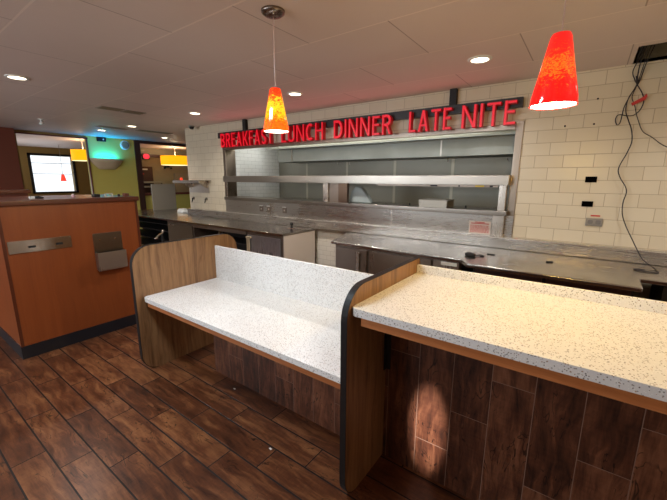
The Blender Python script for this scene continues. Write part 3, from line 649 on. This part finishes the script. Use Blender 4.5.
# cables hanging from the ceiling opening
cb = thing('hanging_cables', 'tangle of thin black cables hanging from the ceiling opening', 'cable', (.25, 4.47, C))
Y = 4.50
def cab(pts, r=.0065): obj('cable', tube([(x, y, z) for x, y, z in pts], r, 7), M['cable'], cb, smooth=True)
cab([(.26, 4.45, 2.95), (.222, 4.47, 2.79), (.200, Y, 2.70), (.228, Y, 2.62), (.242, Y, 2.58), (.205, Y, 2.48), (.178, Y, 2.39), (.172, Y, 2.31), (.165, Y, 2.25), (.147, Y, 2.232), (.128, Y, 2.27), (.133, Y, 2.315), (.160, Y, 2.325), (.21, Y, 2.31), (.26, Y, 2.312), (.302, Y, 2.36), (.314, Y, 2.44), (.285, Y, 2.52), (.247, Y, 2.585), (.23, Y, 2.66)], .0045)
cab([(.28, 4.44, 2.95), (.245, 4.47, 2.78), (.240, Y, 2.66), (.245, Y, 2.58), (.20, Y+.01, 2.47), (.195, Y+.01, 2.36), (.225, Y, 2.27), (.26, Y, 2.18), (.278, Y, 2.07), (.255, Y, 1.96), (.212, Y, 1.82), (.235, Y, 1.73), (.300, Y, 1.61), (.29, Y, 1.48), (.303, Y, 1.36), (.35, Y, 1.24), (.405, 4.43, 1.13), (.44, 4.41, 1.06), (.50, 4.34, .96), (.58, 4.20, .906), (.58, 4.08, .906), (.50, 4.05, .906), (.42, 4.10, .906), (.46, 4.13, .906), (.50, 4.12, .906)], .0048)
cab([(.31, 4.44, 2.95), (.275, 4.47, 2.78), (.258, Y, 2.66), (.245, Y+.01, 2.57), (.225, Y+.01, 2.48), (.255, Y+.01, 2.40), (.275, Y+.01, 2.33), (.30, Y+.01, 2.26), (.345, Y+.01, 2.16), (.42, Y+.01, 2.10), (.50, Y+.01, 2.03), (.58, Y+.01, 1.99), (.70, Y+.01, 1.985), (.95, Y+.01, 2.0)], .0036)
cab([(.34, 4.44, 2.95), (.29, 4.47, 2.78), (.27, Y+.01, 2.66), (.252, Y+.012, 2.585)], .004)
small('red_cable_tag', prism([(.235, 2.395), (.325, 2.44), (.335, 2.47), (.325, 2.495), (.31, 2.47), (.225, 2.42)], 4.486, 4.489, 'y'), M['redtag'], 'small red tag tied around the hanging black cables', 'tag', (.28, 4.487, 2.40))

# ------------------------------------------------------------------ pendants
def glass_mat(name, base, stops_, strength, zlo, zhi):
    t = NT(name); p = t.geo()
    n = t.noise(t.vec(t.math('MULTIPLY', p[0], 1), t.math('MULTIPLY', p[1], 1), t.math('MULTIPLY', p[2], 1.6)), 60, 3, .6, 1.0)
    h = t.math('DIVIDE', t.math('SUBTRACT', p[2], zlo), zhi-zlo)
    c = t.ramp(t.math('ADD', h, t.math('MULTIPLY', t.math('SUBTRACT', n, .5), 1.35)), stops_)
    fine = t.noise(t.pos, 140, 2); c = t.mix(t.smooth(fine, .60, .68), c, base)
    return t.set(color=base, emis=c, estr=strength, rough=.08, coat=.5)
def pendant(label, cx, cy, zb, zt, rb, rtp, mat, disc, energy, lcol):
    t = thing('pendant_lamp', label, 'pendant lamp', (cx, cy, C))
    obj('canopy', lathe([(.020, C-.040), (.055, C-.030), (.075, C-.016), (.078, C-.0005)], (cx, cy), 32), M['canopy'], t, smooth=True)
    obj('canopy_screw', lathe([(.006, C-.040), (.006, C-.028)], (cx+.04, cy-.035), 10), M['brass'], t)
    obj('cord', lathe([(.0022, zt), (.0022, C-.038)], (cx, cy), 8), plain('clear_cord', (190, 160, 150), .3), t)
    # hollow tapered shade
    prof = [(rb, zb), (rb*.985+.0, zb+.03), (rtp+(rb-rtp)*.45, zb+(zt-zb)*.55), (rtp, zt-.012), (rtp*.9, zt), (rtp*.55, zt), (rtp*.55, zt-.006), (rtp*.86, zt-.008), (rtp+(rb-rtp)*.45-.006, zb+(zt-zb)*.55), (rb-.006, zb+.03), (rb-.006, zb)]
    bm = lathe(prof, (cx, cy), 40, caps=False)
    obj('shade', bm, mat, t, smooth=True)
    obj('socket', lathe([(.028, zt-.06), (.028, zt-.001), (.014, zt+.004)], (cx, cy), 18), M['black'], t)
    obj('diffuser', lathe([(rb-.005, zb+.001), (rb-.005, zb+.006)], (cx, cy), 36), emit('lamp_diffuser', disc, 6.0), t)
    light('POINT', 'pendant_light', (cx, cy, zb-.06), energy, lcol, shadow_soft_size=.05)
g1 = glass_mat('mottled_amber_red_glass', srgb(200, 40, 10), [(.0, srgb(255, 110, 10)), (.18, srgb(240, 70, 8)), (.38, srgb(255, 190, 20)), (.60, srgb(255, 215, 40)), (.78, srgb(235, 70, 12)), (1.0, srgb(200, 25, 12))], 1.0, 2.03, 2.30)
g2 = glass_mat('mottled_red_glass', srgb(220, 20, 12), [(.0, srgb(255, 14, 14)), (.30, srgb(245, 18, 12)), (.50, srgb(250, 110, 20)), (.60, srgb(245, 60, 15)), (.75, srgb(225, 20, 15)), (1.0, srgb(165, 22, 22))], 1.0, 2.03, 2.29)
pendant('amber and red mottled glass pendant lamp over the low white counter', -1.815, 1.813, 2.025, 2.305, .088, .040, g1, (255, 250, 235), 5, (1, .92, .82))
pendant('red mottled glass pendant lamp over the high counter', -.167, 1.81, 2.010, 2.285, .088, .040, g2, (255, 245, 235), 18, (1, .64, .14))

# ------------------------------------------------------------------ recessed ceiling lamps, vents, detector
def downlight(x, y, label, e):
    t = thing('recessed_downlight', label, 'ceiling light', (x, y, C), 'recessed ceiling lights')
    obj('trim_ring', lathe([(.105, C-.001), (.10, C-.010), (.078, C-.012), (.075, C-.004)], (x, y), 32, caps=False), M['white'], t, smooth=True)
    obj('lens', lathe([(.078, C-.008), (.05, C-.010), (.001, C-.011)], (x, y), 32), emit('downlight_lens', (255, 238, 205), 5.0), t)
    light('SPOT', 'downward_beam', (x, y, C-.02), e, WARM, (x, y, 0), spot_size=math.radians(150), spot_blend=.9, shadow_soft_size=.05)
for x, y, l, e in ((-5.2, 1.262, 'recessed ceiling light at far left above the orange partition', 34), (-3.208, 3.559, 'recessed ceiling light just right of the amber pendant', 105),
                (-.947, 3.562, 'recessed ceiling light above the LATE NITE lettering', 42), (-5.498, 3.599, 'recessed ceiling light near the corner of the tiled wall', 70),
                (-7.928, 3.688, 'recessed ceiling light right of the long ceiling vent', 44), (-9.157, 3.579, 'recessed ceiling light above the green wall and sconce', 10),
                (-9.377, 5.171, 'recessed ceiling light in front of the brown beam', 10)): downlight(x, y, l, e)
light('SPOT', 'downward_beam', (1.3, 3.5, C-.02), 52, WARM, (1.3, 3.5, 0), spot_size=math.radians(150), spot_blend=.9, shadow_soft_size=.05)  # extra lamp without fixture, added out of view to brighten the tiled wall
def vent(label, x0, x1, y0, y1, n=5):
    t = thing('ceiling_vent', label, 'ceiling vent', ((x0+x1)/2, (y0+y1)/2, C))
    e = .02
    obj('frame', bx(x0-e, x1+e, y0-e, y0, C-.008, C-.0005, bx(x0-e, x1+e, y1, y1+e, C-.008, C-.0005, bx(x0-e, x0, y0, y1, C-.008, C-.0005, bx(x1, x1+e, y0, y1, C-.008, C-.0005)))), M['graypanel'], t)
    obj('backing', bx(x0, x1, y0, y1, C-.002, C-.0006), M['darkvoid'], t)
    for k in range(n):
        x = x0+(x1-x0)*(k+.5)/n; obj('slat', bx(x-.006, x+.006, y0, y1, C-.012, C-.003), M['graywall'], t)
vent('dark ceiling vent nearer the left, first of the twin grilles', -6.36, -6.16, 2.46, 2.76)
vent('dark ceiling vent of the twin grilles, the one toward the tiled wall', -6.38, -6.18, 2.83, 3.10)
vent('long dark ceiling grille left of the green wall light', -8.62, -8.42, 3.28, 3.84, 5)
vent('long dark ceiling grille toward the passage beam', -8.56, -8.36, 4.07, 4.80, 5)
t = thing('ceiling_sprinkler', 'small white sprinkler head hanging from the ceiling above the far window', 'sprinkler', (-8.431, 2.297, C))
obj('rosette', lathe([(.05, C-.0005), (.045, C-.012), (.02, C-.016)], (-8.431, 2.297), 20), M['white'], t); obj('head', lathe([(.018, C-.016), (.022, C-.05), (.045, C-.075), (.03, C-.10), (.004, C-.105)], (-8.431, 2.297), 20), M['white'], t, smooth=True)
t = thing('security_camera', 'small dark dome camera on the ceiling at the tiled wall corner', 'camera', (-6.9, 4.35, C))
obj('mount', lathe([(.06, C-.0005), (.06, C-.02)], (-6.85, 4.38), 20), M['graypanel'], t); obj('dome', lathe([(.05, C-.02), (.045, C-.05), (.025, C-.07), (.002, C-.075)], (-6.85, 4.38), 20), M['black'], t, smooth=True)

# ------------------------------------------------------------------ far wall fittings
t = thing('wall_sconce', 'beige half-bowl sconce throwing teal light up the green wall', 'wall lamp', (FX, 4.22, 1.94))
bm = bmesh.new(); nu, nv = 24, 8; rows = []
for j in range(nv+1):
    f = j/nv; z = 1.94+.28*f; r = .20+.20*math.sin(f*PI/2); dpt = .06+.16*math.sin(f*PI/2)
    rows.append([bm.verts.new((FX+.001+dpt*math.sin(PI*i/nu), 4.22-r*math.cos(PI*i/nu), z)) for i in range(nu+1)])
for a, b in zip(rows, rows[1:]):
    for i in range(nu): bm.faces.new((a[i], a[i+1], b[i+1], b[i]))
bm.faces.new(rows[0])
o = obj('bowl', bm, plain('beige_plaster', (216, 196, 164), .6), t, smooth=True); o.modifiers.new('solid', 'SOLIDIFY').thickness = .008
obj('lamp', bx(FX+.03, FX+.12, 4.0, 4.44, 2.10, 2.13), emit('teal_tube', (20, 200, 220), 1.0), t)
light('AREA', 'sconce_uplight', (FX+.10, 4.22, 2.20), 6.5, (.0, .42, 1.0), (FX+.0, 4.22, 2.9), shape='RECTANGLE', size=.5, size_y=.08)
light('POINT', 'sconce_glow', (FX+.25, 4.0, 2.60), 1.1, (.05, .30, 1.0), shadow_soft_size=.1)
t = thing('emergency_light', 'small black square emergency lamp high on the green wall', 'emergency light', (FX, 4.14, 2.67))
obj('housing', bx(FX+.001, FX+.09, 4.04, 4.24, 2.665, 2.768), M['black'], t, bevel=.006); obj('lens', lathe([(.02, 0), (.02, .004)], (0, 0), 12), M['white'], t)
bpy.data.objects[t.children[-1].name].matrix_local = Matrix.Translation(Vector((.095, .03, .045)))@Matrix.Rotation(PI/2, 4, 'Y')@Matrix.Translation(t.location)
t = thing('wall_speaker', 'round pale speaker high on the green wall beside brown post', 'speaker', (FX, 4.73, 2.5))
def disc_x(prof, y, z, par, name, mat):
    bm = lathe([(r, h) for r, h in prof], (0, 0), 28); bmesh.ops.rotate(bm, verts=bm.verts, cent=(0, 0, 0), matrix=Matrix.Rotation(PI/2, 3, 'Y')); bmesh.ops.translate(bm, verts=bm.verts, vec=(FX, y, z)); obj(name, bm, mat, par)
disc_x([(.125, .001), (.125, .03), (.105, .045)], 4.73, 2.615, t, 'rim', M['white']); disc_x([(.10, .045), (.06, .052), (.01, .05)], 4.73, 2.615, t, 'grille', M['graypanel'])
# passage beyond: half wall, rail, exit sign, drum pendants, red pendant
t = thing('passage_half_wall', 'low olive half wall with dark brown rail across the passage', 'half wall', (FX, 7.3, 0))
obj('wall', bx(FX-.10, FX-.02, 5.13, 9.45, 0, 1.20), M['olive'], t); obj('rail', bx(FX-.14, FX+.02, 5.13, 9.45, 1.20, 1.27), M['redbrown'], t)
small('grey_screen_panel', bx(-9.02, -8.98, 4.50, 5.12, .90, 1.56), M['graypanel'], 'grey upright screen panel standing on the far end of the left worktop', 'screen', (-9, 4.8, .90))
t = thing('storage_rack', 'pale shelves in front of the dark passage door', 'rack', (-12.95, 6.3, 0))
for z in (1.38, 1.54): obj('shelf', bx(-13.0, -12.75, 6.0, 6.9, z, z+.06), M['graypanel'], t)
for y in (6.0, 6.88): obj('upright', bx(-13.0, -12.97, y, y+.03, 0, 1.6), M['brown'], t)
small('grey_pilaster', bx(-13.095, -12.98, 7.45, 8.2, 0, 1.9), M['graypanel'], 'wide pale grey pilaster on the far passage wall', 'pilaster', (-13.04, 7.1, 0))
t = thing('exit_sign', 'small glowing red exit light on the far passage wall', 'exit sign', (-13.08, 6.44, 2.3))
obj('housing', bx(-13.1, -13.02, 6.32, 6.56, 2.38, 2.58), M['brown'], t); obj('lens', prism(rrect(6.335, 6.545, 2.395, 2.565, (.07,)*4), -13.02, -13.01, 'x'), emit('exit_red', (255, 40, 60), 1.0), t)
t = thing('emergency_spot', 'small black twin-head lamp on the passage wall under yellow drum pendant', 'emergency light', (-13.08, 7.2, 2.05))
obj('housing', bx(-13.1, -13.02, 7.12, 7.28, 2.12, 2.18), M['black'], t)
for y in (7.08, 7.32): obj('head', lathe([(.03, 2.06), (.045, 2.10), (.03, 2.13)], (-13.0, y), 12), M['black'], t)
def drum(label, x, y, r, z0, z1, e):
    t = thing('drum_pendant', label, 'pendant lamp', (x, y, C), 'yellow drum pendants')
    obj('shade', lathe([(r, z0), (r, z1)], (x, y), 40, caps=False), NT('yellow_fabric_shade').set(color=srgb(220, 150, 20), emis=srgb(255, 160, 8), estr=.95, rough=.7), t, smooth=True)
    obj('diffuser', lathe([(r-.01, z0-.004), (r-.01, z0+.003)], (x, y), 36), emit('drum_diffuser', (255, 236, 180), 1.1), t)
    obj('stem', lathe([(.012, z0), (.012, C-.02)], (x, y), 10), M['white'], t); obj('canopy', lathe([(.07, C-.03), (.07, C-.001)], (x, y), 20), M['white'], t)
    light('POINT', 'drum_light', (x, y, z1-.02), e, (1, .86, .62), shadow_soft_size=.1)
drum('large yellow drum pendant hanging in the passage beside the tiled wall', -12.0, 6.95, .48, 2.17, 2.48, 12)
drum('smaller yellow drum pendant seen through the far wall opening', -12.0, 4.14, .30, 2.20, 2.50, 8)
t = thing('cone_pendant', 'tiny red cone pendant hanging before the far bright window', 'pendant lamp', (-14.5, 4.31, C))
obj('shade', lathe([(.085, 1.60), (.04, 1.82)], (-14.5, 4.31), 20, caps=False), emit('red_glass_far', (240, 60, 40), .9), t, smooth=True)
obj('cord', lathe([(.006, 1.82), (.006, C-.001)], (-14.5, 4.31), 6), M['graypanel'], t)
light('AREA', 'far_room_ceiling_bounce', (-14.0, 2.0, 1.2), 26, (.95, .96, 1.0), (-13.5, 3.2, 2.78), size=1.0)
# paper scraps on the floor
for x, y, l in ((-2.17, 1.60, 'tiny white paper scrap on the floor near the low tiled base'), (-1.455, 1.319, 'tiny white paper scrap on the floor left of the tall divider panel')):
    small('paper_scrap', prism([(x-.012, y), (x+.01, y-.006), (x+.014, y+.006), (x-.004, y+.008)], .0005, .003), M['white'], l, 'scrap', (x, y, 0))
